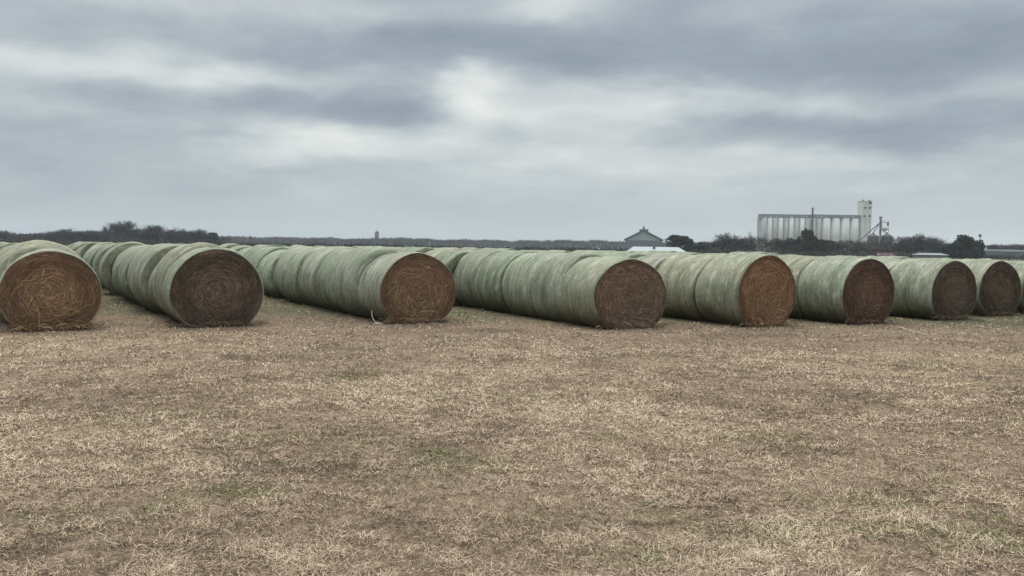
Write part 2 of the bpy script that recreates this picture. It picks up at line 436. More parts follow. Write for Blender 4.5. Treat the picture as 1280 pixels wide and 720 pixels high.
def strands(W, H, seed, n=1700, loose=120, cz=.455, bright=.5, core=.5):
    """stems of hay following the winding of the end; short crossed flecks in the middle, some pulled loose and hanging out"""
    g = np.random.RandomState(seed + 5)
    Vs = []; Qs = []; tone = []; base = 0
    S = 5
    for i in range(n + loose):
        lo = i >= n
        q = math.sqrt(g.uniform(.002, .95))
        a0 = g.uniform(0, 2 * PI)
        ln = (g.uniform(.04, .16) if g.uniform() < .94 else g.uniform(.14, .30)) if not lo else g.uniform(.08, .34)
        w = g.uniform(.004, .0085) * (1.15 if lo else 1)
        y0 = -.05 * (1 - q * q) - abs(g.normal(0, .009)) - (.0 if not lo else abs(g.normal(0, .04)))
        tn = g.beta(1.5, 3.6) + (bright - .5) * .6 + (.15 if lo else 0) + (.25 if q < core and g.uniform() < .5 else 0)
        if q > min(.86, core + .12): tn *= .55
        if lo and g.uniform() < .55: a0 = -PI / 2 + g.normal(0, .9)      # hanging from the lower half
        cx_ = W / 2 * q * math.cos(a0); cz_ = H * .545 * q * math.sin(a0) + H * cz
        # direction: along the winding, more at random towards the middle and in loose stems
        tang = a0 + PI / 2 + g.normal(0, .22 + .9 * max(0, core - q) + (.6 if lo else 0))
        curl = g.normal(.9 if q > .2 else 0, .3) * (.3 if lo else 1) / max(q, .3) * ln
        p = np.array([cx_, y0, cz_]); pts = [p.copy()]
        for k in range(S - 1):
            f = k / (S - 2)
            t2 = tang + curl * f
            p = p + np.array([math.cos(t2) * W / (W + H) * 2, (-.22 if lo else -.06) * (1 if f < .5 else -1), math.sin(t2) - (.55 * f if lo else 0)]) * ln / (S - 1)
            pts.append(p.copy())
        pts = np.array(pts)
        e = np.sqrt((pts[:, 0] / (W / 2)) ** 2 + ((pts[:, 2] - H * cz) / (H * .545)) ** 2)
        k_ = np.minimum(1, (1.0 if lo else .95) / np.maximum(e, 1e-6))
        pts[:, 0] *= k_; pts[:, 2] = (pts[:, 2] - H * cz) * k_ + H * cz
        pts[:, 2] = np.maximum(pts[:, 2], .01)
        d = np.gradient(pts, axis=0); d /= np.linalg.norm(d, axis=1)[:, None] + 1e-9
        sd_ = np.stack([-d[:, 2], np.zeros(S), d[:, 0]], 1) + np.array([0, g.uniform(-.7, .7), 0])
        wk = w * np.array([.6, 1, 1, .9, .5])[:, None] / 2
        Vs.append(np.concatenate([pts - sd_ * wk, pts + sd_ * wk])); k = np.arange(S - 1)
        Qs.append(np.stack([base + k, base + k + 1, base + S + k + 1, base + S + k], 1))
        tone += [min(1, max(0, tn))] * (2 * S); base += 2 * S
    # hay slumped out on the ground at the foot of the end
    for i in range(130):
        x = np.clip(g.normal(0, .24), -.46, .46) * W; ln = g.uniform(.06, .22); an = g.normal(0, .6) + (PI if g.uniform() < .5 else 0); tl = g.uniform(-.1, .7)
        p = np.array([x, -abs(g.normal(.02, .05)), g.uniform(.01, .09)]); w = g.uniform(.006, .013); pts = []
        for k in range(S): pts.append(p + np.array([math.cos(an), -abs(math.sin(an)) * .5, tl * .5]) * ln * k / (S - 1) + np.array([0, 0, .04 * math.sin(k / (S - 1) * PI)]))
        pts = np.array(pts); pts[:, 2] = np.maximum(pts[:, 2], .01)
        d = np.gradient(pts, axis=0); d /= np.linalg.norm(d, axis=1)[:, None] + 1e-9
        sd_ = np.stack([-d[:, 2], np.full(S, g.uniform(-.6, .6)), d[:, 0]], 1)
        Vs.append(np.concatenate([pts - sd_ * w / 2, pts + sd_ * w / 2])); k = np.arange(S - 1)
        Qs.append(np.stack([base + k, base + k + 1, base + S + k + 1, base + S + k], 1))
        tone += [min(1, max(0, g.beta(1.6, 2.2) + (bright - .5) * .6))] * (2 * S); base += 2 * S
    return np.concatenate(Vs), np.concatenate(Qs), np.array(tone)

BGROUP = 'net-wrapped round hay bales lined up in rows'
# outline of each row's front face in the photograph, tints of its hay and its net, words
FRONTS = [
    dict(b=(-4, 128, 312, 414), hay=(1.16, .91, .70), net=(.95, .97, .93), loose=260, bright=.62, row='leftmost row',
         label='front bale with reddish hay end and loose hanging stems, first bale at the left edge'),
    dict(b=(211, 330, 310, 409), hay=(.74, .68, .62), net=(.95, 1.0, .94), loose=90, bright=.45, row='second row from the left',
         label='front bale with dull dark brown hay end swirling round a small reddish core'),
    dict(b=(474, 571, 316, 404), hay=(1.02, .82, .64), net=(.97, .98, .95), loose=150, bright=.64, core=.70, row='third row from the left',
         label='front bale with dark outer hay ring and yellowish loose middle, trailing a strand of net'),
    dict(b=(742, 834, 323, 411), hay=(.86, .74, .68), net=(.96, .98, .90), loose=110, bright=.58, core=.95, row='fourth row from the left',
         label='front bale with purplish brown hay end flecked with pale stems, before the white shed'),
    dict(b=(922, 996, 318, 408), hay=(1.22, .90, .68), net=(.96, .97, .90), loose=110, bright=.52, core=.8, row='fifth row from the left',
         label='front bale with the most orange hay end, below the grain elevator'),
    dict(b=(1053, 1119, 322, 405), hay=(.80, .62, .54), net=(.94, 1.0, .93), loose=60, bright=.40, row='sixth row from the left',
         label='front bale with smooth dark red-brown hay end, below the dark grain bins'),
    dict(b=(1164, 1221, 325, 400), hay=(.70, .64, .58), net=(.96, .98, .92), loose=160, bright=.46, row='seventh row from the left',
         label='front bale with ragged dark hollows in its grey-brown hay end, below the cedar clump'),
    dict(b=(1223, 1277, 326, 395), hay=(.66, .62, .52), net=(.97, .98, .94), loose=30, bright=.38, row='eighth row from the left',
         label='front bale with flat dull brown hay end, next to last at the right edge'),
    dict(b=(1278, 1331, 327, 392), hay=(1.0, .85, .72), net=(.97, .98, .94), loose=40, bright=.45, row='ninth row from the left',
         label='front bale cut off by the right edge with only its net-wrapped side showing'),
]
ORD = ['first', 'second', 'third', 'fourth', 'fifth', 'sixth', 'seventh', 'eighth', 'ninth', 'tenth', 'eleventh', 'twelfth']
NVAR = 7
VARS = []
for k in range(NVAR):
    W0 = 1.78; H0 = 1.62; L0 = 1.5
    V, Q = bale_shape(W0, H0, L0, 40 + k, 48, 20)
    parts = [(V, Q)]
    D1 = end_disc(W0, H0, L0, 40 + k, False, 6, 48, out=.80); D2 = end_disc(W0, H0, L0, 41 + k, True, 6, 48, out=.80)
    b1 = len(V); b2 = b1 + len(D1[0])
    Vall = np.concatenate([V, D1[0], D2[0]])
    Qall = np.concatenate([Q, D1[1] + b1, D2[1] + b2]); Tall = np.concatenate([D1[2] + b1, D2[2] + b2])
    me = mixed_mesh('row_bale', Vall, Qall, Tall, True, None, np.concatenate([np.zeros(len(Q)), np.ones(len(D1[1]) + len(D2[1]))]), np.ones(len(Tall)))
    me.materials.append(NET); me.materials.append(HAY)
    VARS.append((me, W0, H0, L0))

def parted_bale(name, label, P, yaw, W, H, L, seed, net, hay, n=1500, loose=80, bright=.5, core=.5, soft=False):
    t = thing(name, label, 'hay bale', P, yaw, BGROUP)
    V, Q = bale_shape(W, H, L, seed, rim=.965 if n else .72, soft=soft)
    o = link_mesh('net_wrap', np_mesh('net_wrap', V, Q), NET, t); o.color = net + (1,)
    for back in (False, True):
        V, Q, T = end_disc(W, H, L, seed + back * 3, back, out=.975 if (n and not back) else .80)
        nq, nt = len(Q), len(T)
        tone = np.full(len(V), .5); qmi = np.zeros(nq)
        if not back and n:
            SV, SQ, st = strands(W, H, seed, n, loose, bright=bright, core=core)
            Q = np.concatenate([Q, SQ + len(V)]); V = np.concatenate([V, SV]); tone = np.concatenate([tone, st])
            qmi = np.concatenate([qmi, np.ones(len(SQ))])
        if back: T = T[:, ::-1]; Q = Q[:, ::-1]
        o = link_mesh('hay_end', mixed_mesh('hay_end', V, Q, T, True, tone, qmi, np.zeros(nt)), [HAY, STRAW], t); o.color = hay + (1,)
    return t

# sideways drift of each row behind its front bale (metres), as the photograph shows
def drift(row, d):
    if row == 0: return -.10 - .075 * max(0, d - 1.5) - .002 * d * d
    if row == 1: return -.02 if d < 2.5 else -.17 - .012 * d
    if row == 2: return -.16 - .006 * d
    return -.03
ROWLEN = [26, 27, 26, 26, 25, 24, 22, 20, 16]
ORDN =   [2, 12, 9, 9, 6, 4, 3, 3, 2]
for ri, fr in enumerate(FRONTS):
    P, W, H = fit(*fr['b'])
    L = 1.42 if ri not in (1,) else .95
    parted_bale('hay_bale', fr['label'], P + U * 0.0, ANG + rnd.uniform(-.01, .01), W, H, L, 11 + ri, fr['net'], fr['hay'], 3800, int(fr['loose'] * .7), fr['bright'], fr.get('core', .5))
    d = L
    g = random.Random(500 + ri)
    for k in range(1, ROWLEN[ri]):
        d += g.choice((.02, .04, .06, .10, .14)) + g.uniform(0, .02)
        h = 1.63 + g.gauss(0, .042); w = 1.80 + g.gauss(0, .07); ln = g.uniform(1.36, 1.62)
        lat = drift(ri, d) + g.gauss(0, .07)
        if k == 1:
            h = {0: 1.74, 1: 1.76, 2: 1.72}.get(ri, h); w = {0: 1.92, 1: 1.86}.get(ri, w); lat = drift(ri, d)
            if ri == 1: ln = 1.2
        Pk = P + U * d + N * lat
        yaw = ANG + g.gauss(0, .03) + (.05 if ri == 0 else 0)
        tn = g.choice(((.92, .99, .90), (.98, .98, .94), (1.03, .98, .89), (.89, .94, .89), (1.04, 1.02, .98), (.88, .96, .85)))
        b = g.uniform(.90, 1.06); tn = tuple(x * b for x in tn)
        rw = fr['row']
        if k < ORDN[ri]:
            lab = f'green net-wrapped bale, {ORD[k]} from the front in the {rw}'
            if k == 1 and ri < 3: lab = f'tall pale bale right behind the front bale of the {rw}'
        else:
            lab = f'distant pale green bale near the far end of the {rw}'
        if k == 1:
            parted_bale('hay_bale', lab, Pk, yaw, w, h, ln, 70 + ri, tn, (.9, .85, .75), 0, soft=ri < 3)
        else:
            me, W0, H0, L0 = VARS[g.randrange(NVAR)]
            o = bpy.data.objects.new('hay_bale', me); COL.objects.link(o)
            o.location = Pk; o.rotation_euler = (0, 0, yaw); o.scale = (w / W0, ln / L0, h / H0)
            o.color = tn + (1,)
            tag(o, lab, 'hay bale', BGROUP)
        d += ln
FRONTPOS = [fit(*f['b'])[0] for f in FRONTS]

# ------------------------------------------------------------------ ground sheet
def make_ground_mat():
    m, t, b = new_mat('dry_field_ground', .97)
    b.inputs['Specular IOR Level'].default_value = .1
    co = t.node('ShaderNodeTexCoord').outputs['Object']
    big = t.noise(co, .16, 4, .6); mid = t.noise(co, 1.1, 4, .62); sm = t.noise(co, 7.0, 4, .65); fine = t.noise(co, 34, 4, .75); grit = t.noise(co, 120, 3, .7)
    f = t.m('ADD', t.m('ADD', t.m('MULTIPLY', big, .22), t.m('MULTIPLY', mid, .22)), t.m('ADD', t.m('MULTIPLY', sm, .20), t.m('ADD', t.m('MULTIPLY', fine, .20), t.m('MULTIPLY', grit, .16))))
    c = t.ramp(f, [(.39, (.065, .045, .032)), (.46, (.225, .160, .110)), (.53, (.42, .306, .208)), (.62, (.55, .42, .29))])
    gn = t.noise(co, .55, 4, .65)
    c = t.mix(t.m('MULTIPLY', t.maprange(gn, .62, .78, 0, .35), t.maprange(sm, .4, .6)), c, (.15, .15, .08))
    soil = t.noise(co, .8, 5, .7)
    c = t.mix(t.maprange(soil, .58, .74, 0, .5), c, (.17, .125, .095))
    # trampled soil where the bales were driven in, along the fronts of the rows and between them
    sp = t.node('ShaderNodeSeparateXYZ'); t.l.new(co, sp.inputs[0])
    yy = t.m('ADD', sp.outputs[1], t.m('MULTIPLY', t.m('SUBTRACT', mid, .5), 5.0))
    c = t.mix(t.maprange(yy, 14.2, 17.5, 0, .42), c, (.16, .115, .085))
    c = t.mix(t.maprange(yy, 18.5, 22.5, 0, .75), c, (.105, .105, .062))
    t.l.new(c, b.inputs['Base Color'])
    bump(t, b, t.m('ADD', t.m('MULTIPLY', sm, .7), fine), 1.0, .05)
    return m
GMAT = make_ground_mat()
def gz(x, y):
    r = np.hypot(x, y)
    return (fbm(x * .8, y * .8, 3, 3) - .5) * .05 * np.clip((16 - r) / 4, .12, 1)
rad = np.concatenate([[.0], np.geomspace(.6, 2600, 240)])
NA = 240
th = np.linspace(0, 2 * PI, NA, endpoint=False)
R_, T_ = np.meshgrid(rad[1:], th, indexing='ij')
gx_, gy_ = (R_ * np.sin(T_)).ravel(), (R_ * np.cos(T_)).ravel()
GV = np.concatenate([[[0, 0, 0]], np.stack([gx_, gy_, gz(gx_, gy_) * (R_.ravel() < 60)], 1)])
ii = np.arange(NA); jj = (ii + 1) % NA
GQ = np.concatenate([np.stack([1 + k*NA + ii, 1 + k*NA + jj, 1 + (k+1)*NA + jj, 1 + (k+1)*NA + ii], 1) for k in range(len(rad) - 2)])[:, ::-1]
GT = np.stack([np.zeros(NA, int), 1 + jj, 1 + ii], 1)
go = link_mesh('ground', mixed_mesh('ground', GV, GQ, GT), GMAT)
tag(go, 'bare dry field of straw-coloured mown grass and brown soil', 'field', kind='structure')

# ------------------------------------------------------------------ dry grass and litter (nobody could count it)
def make_grass():
    g = np.random.RandomState(3)
    n = 1250000
    u = g.uniform(0, 1, n); p = -.55; r0, r1 = 3.4, 46.0
    r = (r0**p + u * (r1**p - r0**p)) ** (1 / p)
    a = g.uniform(-math.radians(41), math.radians(41), n)
    x = r * np.sin(a); y = r * np.cos(a)
    for px, py, s in ((538, 564, .20), (572, 579, .22), (286, 617, .22), (322, 612, .14), (205, 655, .16), (1155, 457, .4), (700, 655, .18)):     # fresh green tufts
        P = ground(px, py); k = 420
        x = np.concatenate([x, g.normal(P.x, s * 1.1, k)]); y = np.concatenate([y, g.normal(P.y, s * .75, k)])
    r = np.hypot(x, y)
    # patches: thatch, worn soil, green
    pat = fbm(x * .55, y * .55, 11, 4); pm = fbm(x * 2.3, y * 2.3, 21, 3); ps = fbm(x * 8.0, y * 8.0, 31, 2)
    dens = np.clip((pat * .40 + pm * .30 + ps * .45 - .42) * 4.0, .25, 1) * np.where(y > 15.2, np.clip(1 - (y - 15.2) * .15 + (pm - .5) * 1.2, .5, 1), 1)
    keep = g.uniform(0, 1, len(x)) < dens; keep[n:] = True
    x, y, r, pat, pm, ps = (q[keep] for q in (x, y, r, pat, pm, ps)); n = len(x)
    green = np.clip((fbm(x * .9, y * .9, 51, 3) - .66) * 5, 0, .35)
    for px, py, s, k in ((540, 567, .16, 1.0), (575, 580, .22, .8), (290, 617, .20, .65), (325, 612, .14, .5), (660, 500, .25, .35), (430, 540, .2, .35), (270, 520, .3, .35),
                         (700, 650, .2, .4), (1160, 455, .6, .4), (160, 525, .3, .3), (60, 650, .2, .4), (790, 700, .15, .4), (480, 600, .25, .3), (1240, 680, .2, .4)):
        P = ground(px, py)
        green = np.maximum(green, k * np.exp(-(((x - P.x) / (s * 1.6))**2 + ((y - P.y) / s)**2)))
    # between the bale rows the grass stayed greener
    d_ = x * U.x + y * U.y; s_ = x * N.x + y * N.y
    P0 = FRONTPOS[0]; fline = (x - P0.x) * U.x + (y - P0.y) * U.y
    lane = np.clip((y - 18.5) / 3, 0, 1) * .6
    green = np.maximum(green, lane * (.3 + .7 * (fbm(x * 1.5, y * 1.5, 71, 2) > .48)))
    z0 = gz(x, y)
    ln = g.gamma(4, .0084, n) * (1 + .35 * (ps - .5)) * (1 + r * .012)
    az = g.uniform(0, 2 * PI, n) + 1.3 * (fbm(x * 1.2, y * 1.2, 61, 2) - .5) * 3
    tilt = np.clip(g.normal(.30, .26, n), .02, 1.2)
    w = np.maximum(.0024, r * .00056) * g.uniform(.7, 1.4, n)
    bend = g.normal(0, .22, n)
    hd = np.stack([np.cos(az), np.sin(az)], 1)
    S = 3
    pts = np.zeros((n, S, 3))
    cur = np.stack([x, y, z0 + .002 + g.uniform(0, .012, n)], 1)
    for k in range(S):
        pts[:, k] = cur
        tt = tilt - .45 * k + .15
        a2 = az + bend * k
        cur = cur + np.stack([np.cos(a2) * np.cos(tt), np.sin(a2) * np.cos(tt), np.sin(tt)], 1) * (ln / (S - 1))[:, None]
    pts[:, :, 2] = np.maximum(pts[:, :, 2], (z0 + .003)[:, None])
    side = np.stack([-np.sin(az), np.cos(az), g.uniform(-.5, .5, n)], 1)
    V = np.zeros((n, S, 2, 3))
    for k, f in enumerate((1.0, .9, .35)):
        V[:, k, 0] = pts[:, k] - side * (w * f / 2)[:, None]; V[:, k, 1] = pts[:, k] + side * (w * f / 2)[:, None]
    b = (np.arange(n) * S * 2)[:, None]
    Q = np.concatenate([b + np.array([[2*k, 2*k+1, 2*k+3, 2*k+2]]) for k in range(S - 1)])
    tone = np.clip(g.beta(1.2, 1.15, n) * .85 + (pat - .5) * .6 + (pm - .5) * .5 + (ps - .5) * .6 + .07 - .16 * np.clip((y - 14.5) / 3, 0, 1), 0, 1)
    worn = np.clip((fbm(x * 1.5, y * 1.9, 83, 4) - .56) * 7, 0, 1); tone = tone - .30 * worn + .06
    tone = np.where(g.uniform(0, 1, n) < .17, tone * .25, tone)       # old dark litter among the straw, also painting in shade between blades
    tone = np.where(g.uniform(0, 1, n) < .08, np.minimum(1, tone + .35), tone)
    stops = np.array([0, .3, .6, .85, 1.0])
    cols = np.array([(.040, .027, .019), (.215, .151, .103), (.44, .320, .218), (.60, .455, .315), (.74, .60, .435)])
    c = np.stack([np.interp(tone, stops, cols[:, k]) for k in range(3)], 1)
    gc = np.stack([np.interp(tone, [0, 1], [lo, hi]) for lo, hi in ((.065, .185), (.078, .205), (.024, .070))], 1)
    gm = (g.uniform(0, 1, n) < green)[:, None]
    c = np.where(gm, gc, c)
    col = np.repeat(c, S * 2, axis=0)
    return np_mesh('dry_grass', V.reshape(-1, 3), Q, False, None, col)
m, t, b = new_mat('dry_grass_blades', .8)
t.l.new(t.node('ShaderNodeAttribute', attribute_name='tint').outputs['Color'], b.inputs['Base Color'])
GRASS = m
tag(link_mesh('dry_grass', make_grass(), GRASS), 'short dry mown grass and hay litter covering the field, with small green patches', 'grass', kind='stuff')

# twine and loose bits by the bales
def ribbon(name, path, w, mat, parent=None):
    mb = MB()
    for p, q in zip(path[:-1], path[1:]): mb.bar(p, q, w, w, 5)
    return mb.build(name, mat, parent, True)
WHITE_NET = plain('loose_net_strand', (.55, .58, .50), .2, 8)
p0 = pt(461, 381, FRONTPOS[2].y + 0.55)
path = []
g = random.Random(5)
A = pt(461, 383, FRONTPOS[2].y + .42); B = pt(470, 406, FRONTPOS[2].y - .1)
for k in range(9):
    f = k / 8
    q = A.lerp(B, f); path.append((q.x + .03 * math.sin(f * 7), q.y, max(.012, q.z * 1.0 + .05 * math.sin(f * PI))))
path += [(path[-1][0] + .12, path[-1][1] - .12, .015), (path[-1][0] - .02, path[-1][1] - .35, .02), (path[-1][0] + .20, path[-1][1] - .42, .015)]
tag(ribbon('net_strand', path, .011, WHITE_NET), 'pale torn strand of net hanging off the third front bale onto the ground', 'net strand')
STICK = plain('bleached_stem', (.50, .44, .34), .2, 20)
for (x0, y0, x1, y1, lab) in ((1120, 411, 1160, 421, 'long bleached stalk lying on the ground before the sixth and seventh front bales'),
                              (787, 644, 823, 635, 'thin straight pale stalk lying in the dry grass of the right foreground'),
                              (122, 676, 148, 690, 'thin pale stalk lying in the dry grass of the left foreground')):
    a_ = ground(x0, y0); b_ = ground(x1, y1); pth = []
    for k in range(6):
        f = k / 5; q = a_.lerp(b_, f); pth.append((q.x + g.uniform(-.02, .02), q.y + g.uniform(-.02, .02), .03 + g.uniform(0, .02)))
    tag(ribbon('stalk', pth, .003 if y0 > 600 else .009, STICK), lab, 'stalk')

# ------------------------------------------------------------------ trees
def leaf_quads(P, D, ln, w, g):
    n = len(P)
    s = np.cross(D, g.normal(0, 1, (n, 3))); s /= np.linalg.norm(s, axis=1)[:, None] + 1e-9
    V = np.stack([P - s * w[:, None] / 2, P + s * w[:, None] / 2, P + D * ln[:, None] + s * w[:, None] * .3, P + D * ln[:, None] - s * w[:, None] * .3], 1)
    return V.reshape(-1, 3), np.arange(n * 4).reshape(n, 4)
def grow(g, h, spread, levels, up=.35):
    """limb skeleton: list of (p, q, r0, r1, level)"""
    segs = []; tips = []
    def br(p, d, ln, r, lv):
        n = 3; q = p
        for k in range(n):
            d2 = d + Vector(g.normal(0, .16, 3)) + Vector((0, 0, up * .12)); d2.normalize()
            e = q + d2 * (ln / n); rr = r * (1 - .22 * (k + 1))
            segs.append((q, e, r * (1 - .22 * k), rr, lv)); q = e; d = d2
            if lv < levels and (k > 0 or lv > 0):
                for _ in range(2 if lv else 3):
                    sd2 = Vector(g.normal(0, 1, 3)); sd2 = (sd2 - d * sd2.dot(d)).normalized()
                    br(q, (d * .75 + sd2 * spread + Vector((0, 0, up * .3))).normalized(), ln * g.uniform(.5, .75), rr * .6, lv + 1)
        tips.append((q, d))
        if lv < levels: br(q, d, ln * .6, r * .4, lv + 1)
    br(Vector((0, 0, -.2)), Vector((0, 0, 1)), h * .42, h * .028, 0)
    return segs, tips
def bare_tree_meshes(seed, spread=.8, twigs=2600, dense=1.0):
    g = np.random.RandomState(seed)
    segs, tips = grow(g, 8.0, spread, 3)
    mb = MB()
    for p, q, r0, r1, lv in segs:
        if lv <= 2: mb.bar(p, q, max(r0, .03), max(r1, .025), 5)
    me = bpy.data.meshes.new('trunk'); me.from_pydata(mb.v, [], mb.f); me.update()
    src = [s for s in segs if s[4] >= 1]
    idx = g.randint(0, len(src), int(twigs * dense)); f = g.uniform(0, 1, len(idx))
    p = np.array([src[i][0] for i in idx]); q = np.array([src[i][1] for i in idx])
    P = p + (q - p) * f[:, None]
    d = (q - p); d /= np.linalg.norm(d, axis=1)[:, None] + 1e-9
    D = d * .6 + g.normal(0, .75, P.shape) + np.array([0, 0, .35]); D /= np.linalg.norm(D, axis=1)[:, None]
    V, Q = leaf_quads(P, D, g.uniform(.5, 1.3, len(P)), g.uniform(.03, .075, len(P)), g)
    top = V[:, 2].max(); wid = np.percentile(np.abs(V[:, 0]), 97) * 2
    return me, np_mesh('crown', V, Q, False), top, wid
def leafy_meshes(seed, n=4200, shape='cedar'):
    g = np.random.RandomState(seed)
    cl = []
    for k in range(26):
        h = g.uniform(.12, 1)
        rmax = (1.05 - h * .75) if shape == 'cedar' else math.sqrt(max(.05, 1 - (h * 1.15 - .35)**2)) * .85
        a = g.uniform(0, 2 * PI); rr = rmax * math.sqrt(g.uniform(.05, 1)) * 2.6
        cl.append((rr * math.cos(a), rr * math.sin(a), h * 5.4 + .3, g.uniform(.5, 1.0)))
    cl = np.array(cl)
    k = g.randint(0, len(cl), n)
    dv = g.normal(0, 1, (n, 3)); dv /= np.linalg.norm(dv, axis=1)[:, None]
    P = cl[k, :3] + dv * (cl[k, 3] * g.uniform(.35, 1.0, n)**.6)[:, None]
    P[:, 2] = np.maximum(P[:, 2], .15)
    D = dv * .8 + g.normal(0, .5, (n, 3)); D /= np.linalg.norm(D, axis=1)[:, None]
    V, Q = leaf_quads(P, D, g.uniform(.16, .42, n), g.uniform(.12, .26, n), g)
    mb = MB(); pr = Vector((0, 0, -.2))
    for j in range(5):
        q = Vector((.15 * g.normal(), .15 * g.normal(), (j + 1) * .95)); mb.bar(pr, q, .22 - .035 * j, .22 - .035 * (j + 1), 6); pr = q
    for c in cl[:14]: mb.bar((0, 0, max(.3, c[2] - .8)), c[:3], .07, .03, 4)
    me = bpy.data.meshes.new('trunk'); me.from_pydata(mb.v, [], mb.f); me.update()
    return me, np_mesh('crown', V, Q, False), V[:, 2].max(), np.percentile(np.abs(V[:, 0]), 98) * 2
def foliage_mat(name, a, b_):
    m, t, b = new_mat(name, .9)
    co = t.node('ShaderNodeTexCoord').outputs['Object']
    n = t.noise(co, 1.3, 4, .7)
    t.l.new(t.ramp(n, [(.32, a), (.68, b_)]), b.inputs['Base Color'])
    return m
TWIG = foliage_mat('bare_twigs', (.035, .032, .032), (.085, .075, .068))
TWIGR = foliage_mat('russet_twigs', (.05, .034, .030), (.105, .07, .058))
BARK = plain('grey_bark', (.07, .06, .055), .3, 3)
PALEBARK = plain('pale_bark', (.42, .40, .36), .25, 3)
CEDAR = foliage_mat('evergreen_foliage', (.018, .026, .018), (.055, .068, .045))
BRUSH = foliage_mat('brush_foliage', (.030, .032, .028), (.075, .072, .058))
PROTO = {'bare': [bare_tree_meshes(s, sp, 3000, 1.0) for s, sp in ((1, .75), (2, .95), (3, .85), (4, .7))],
         'thin': [bare_tree_meshes(s, sp, 900, 1.0) for s, sp in ((5, .7), (6, .9))],
         'cedar': [leafy_meshes(s, 4600, 'cedar') for s in (11, 12)],
         'round': [leafy_meshes(s, 5200, 'round') for s in (13, 14, 15)]}
def copy_mats(me, m):
    if not me.materials: me.materials.append(m)
TREES = [
  # kind, centre px, top py, width px, depth, twig material, label
  ('bare', 4, 287, 20, 420, TWIG, 'small bare tree at the far left edge of the horizon'),
  ('bare', 64, 287, 26, 420, TWIG, 'low rounded bare tree above the leftmost front bale'),
  ('bare', 82, 284, 26, 425, TWIG, 'bare tree just right of the rounded one above the leftmost row'),
  ('bare', 110, 286, 34, 430, TWIG, 'flat-topped bare tree left of the spiky tree in the left-hand wood'),
  ('thin', 135, 277, 16, 400, TWIG, 'narrow spiky bare tree poking out of the left-hand wood'),
  ('bare', 157, 274, 34, 400, TWIG, 'tallest ragged bare tree in the left-hand wood, with a bent top twig'),
  ('thin', 180, 280, 22, 410, TWIG, 'thin see-through bare tree between the two biggest in the left-hand wood'),
  ('bare', 203, 278, 34, 400, TWIG, 'broad dome-shaped bare tree on the right side of the left-hand wood'),
  ('bare', 222, 285, 22, 410, TWIG, 'low bare tree tucked under the right side of the dome-shaped one'),
  ('thin', 231, 284, 9, 405, TWIG, 'single thin forked sapling beside the dome-shaped tree'),
  ('bare', 246, 284, 24, 415, TWIG, 'sloping bare tree near the right end of the left-hand wood'),
  ('round', 265, 290, 12, 420, BRUSH, 'small round dark bush ending the left-hand wood'),
  ('bare', 392, 298, 30, 900, TWIG, 'faint low tree bump on the far skyline left of the water tower'),
  ('round', 457, 298, 12, 1000, BRUSH, 'small round tree directly left of the distant water tower'),
  ('round', 499, 298, 16, 1000, BRUSH, 'small round tree a little right of the distant water tower'),
  ('round', 849, 293, 30, 330, CEDAR, 'dark rounded evergreen between the gabled barn and the bare trees'),
  ('cedar', 861, 296, 14, 325, CEDAR, 'ragged dark evergreen growing against the right side of the rounded one'),
  ('round', 878, 302, 22, 340, BRUSH, 'low brown bush right of the dark evergreens'),
  ('bare', 893, 300, 22, 345, TWIG, 'low grey bush between the brown bush and the round-headed bare tree'),
  ('bare', 914, 289, 31, 350, TWIG, 'round-headed bare tree left of the grain elevator'),
  ('bare', 932, 298, 20, 360, TWIG, 'short bare tree between the round-headed tree and the pale-stemmed one'),
  ('thin', 941, 287, 15, 340, TWIG, 'thin upright bare tree with knobbly top just left of the grain elevator'),
  ('thin', 956, 293, 22, 345, TWIG, 'pale-barked leaning tree at the left foot of the grain elevator'),
  ('bare', 972, 296, 24, 350, TWIGR, 'russet rounded bush in front of the left silos'),
  ('cedar', 1008, 285, 26, 340, CEDAR, 'dark pointed evergreen in front of the mast of the grain elevator'),
  ('round', 994, 297, 26, 338, CEDAR, 'dark spreading evergreen left of the pointed one before the silos'),
  ('round', 1030, 299, 34, 340, CEDAR, 'dark spreading evergreen right of the pointed one before the silos'),
  ('bare', 1056, 301, 34, 350, TWIG, 'low grey thicket tree under the right silos'),
  ('bare', 1076, 303, 26, 350, TWIG, 'low grey thicket tree beneath the headhouse of the elevator'),
  ('bare', 1100, 308, 30, 350, TWIGR, 'short russet thicket in front of the two dark bins'),
  ('bare', 1127, 299, 24, 350, TWIG, 'bare tree just right of the two dark bins'),
  ('bare', 1139, 294, 26, 350, TWIG, 'shoulder-high bare tree left of the tallest one right of the bins'),
  ('bare', 1157, 290, 30, 345, TWIG, 'tallest bare tree right of the bins, with a feathery top'),
  ('bare', 1173, 299, 22, 350, TWIG, 'bare tree between the feathery tree and the cedar clump'),
  ('round', 1192, 299, 26, 300, CEDAR, 'left lobe of dark cedar, lower than the one beside it'),
  ('cedar', 1206, 292, 30, 300, CEDAR, 'tall middle cedar with jagged top above the seventh front bale'),
  ('round', 1221, 299, 18, 300, CEDAR, 'small right-hand cedar beside the lamp pole'),
  ('bare', 1245, 304, 26, 480, TWIG, 'faint far tree behind the long low barn at right'),
  ('round', 1261, 308, 12, 480, BRUSH, 'small round far bush above the white panel at right'),
  ('bare', 1280, 304, 26, 470, TWIG, 'far bare tree at the right edge of the photo'),
]
kc = {}
TG = {'bare': 'bare winter trees on the horizon', 'thin': 'bare winter trees on the horizon', 'cedar': 'evergreens before the grain elevator', 'round': 'rounded bushes and evergreens on the horizon'}
mesh_cache = {}
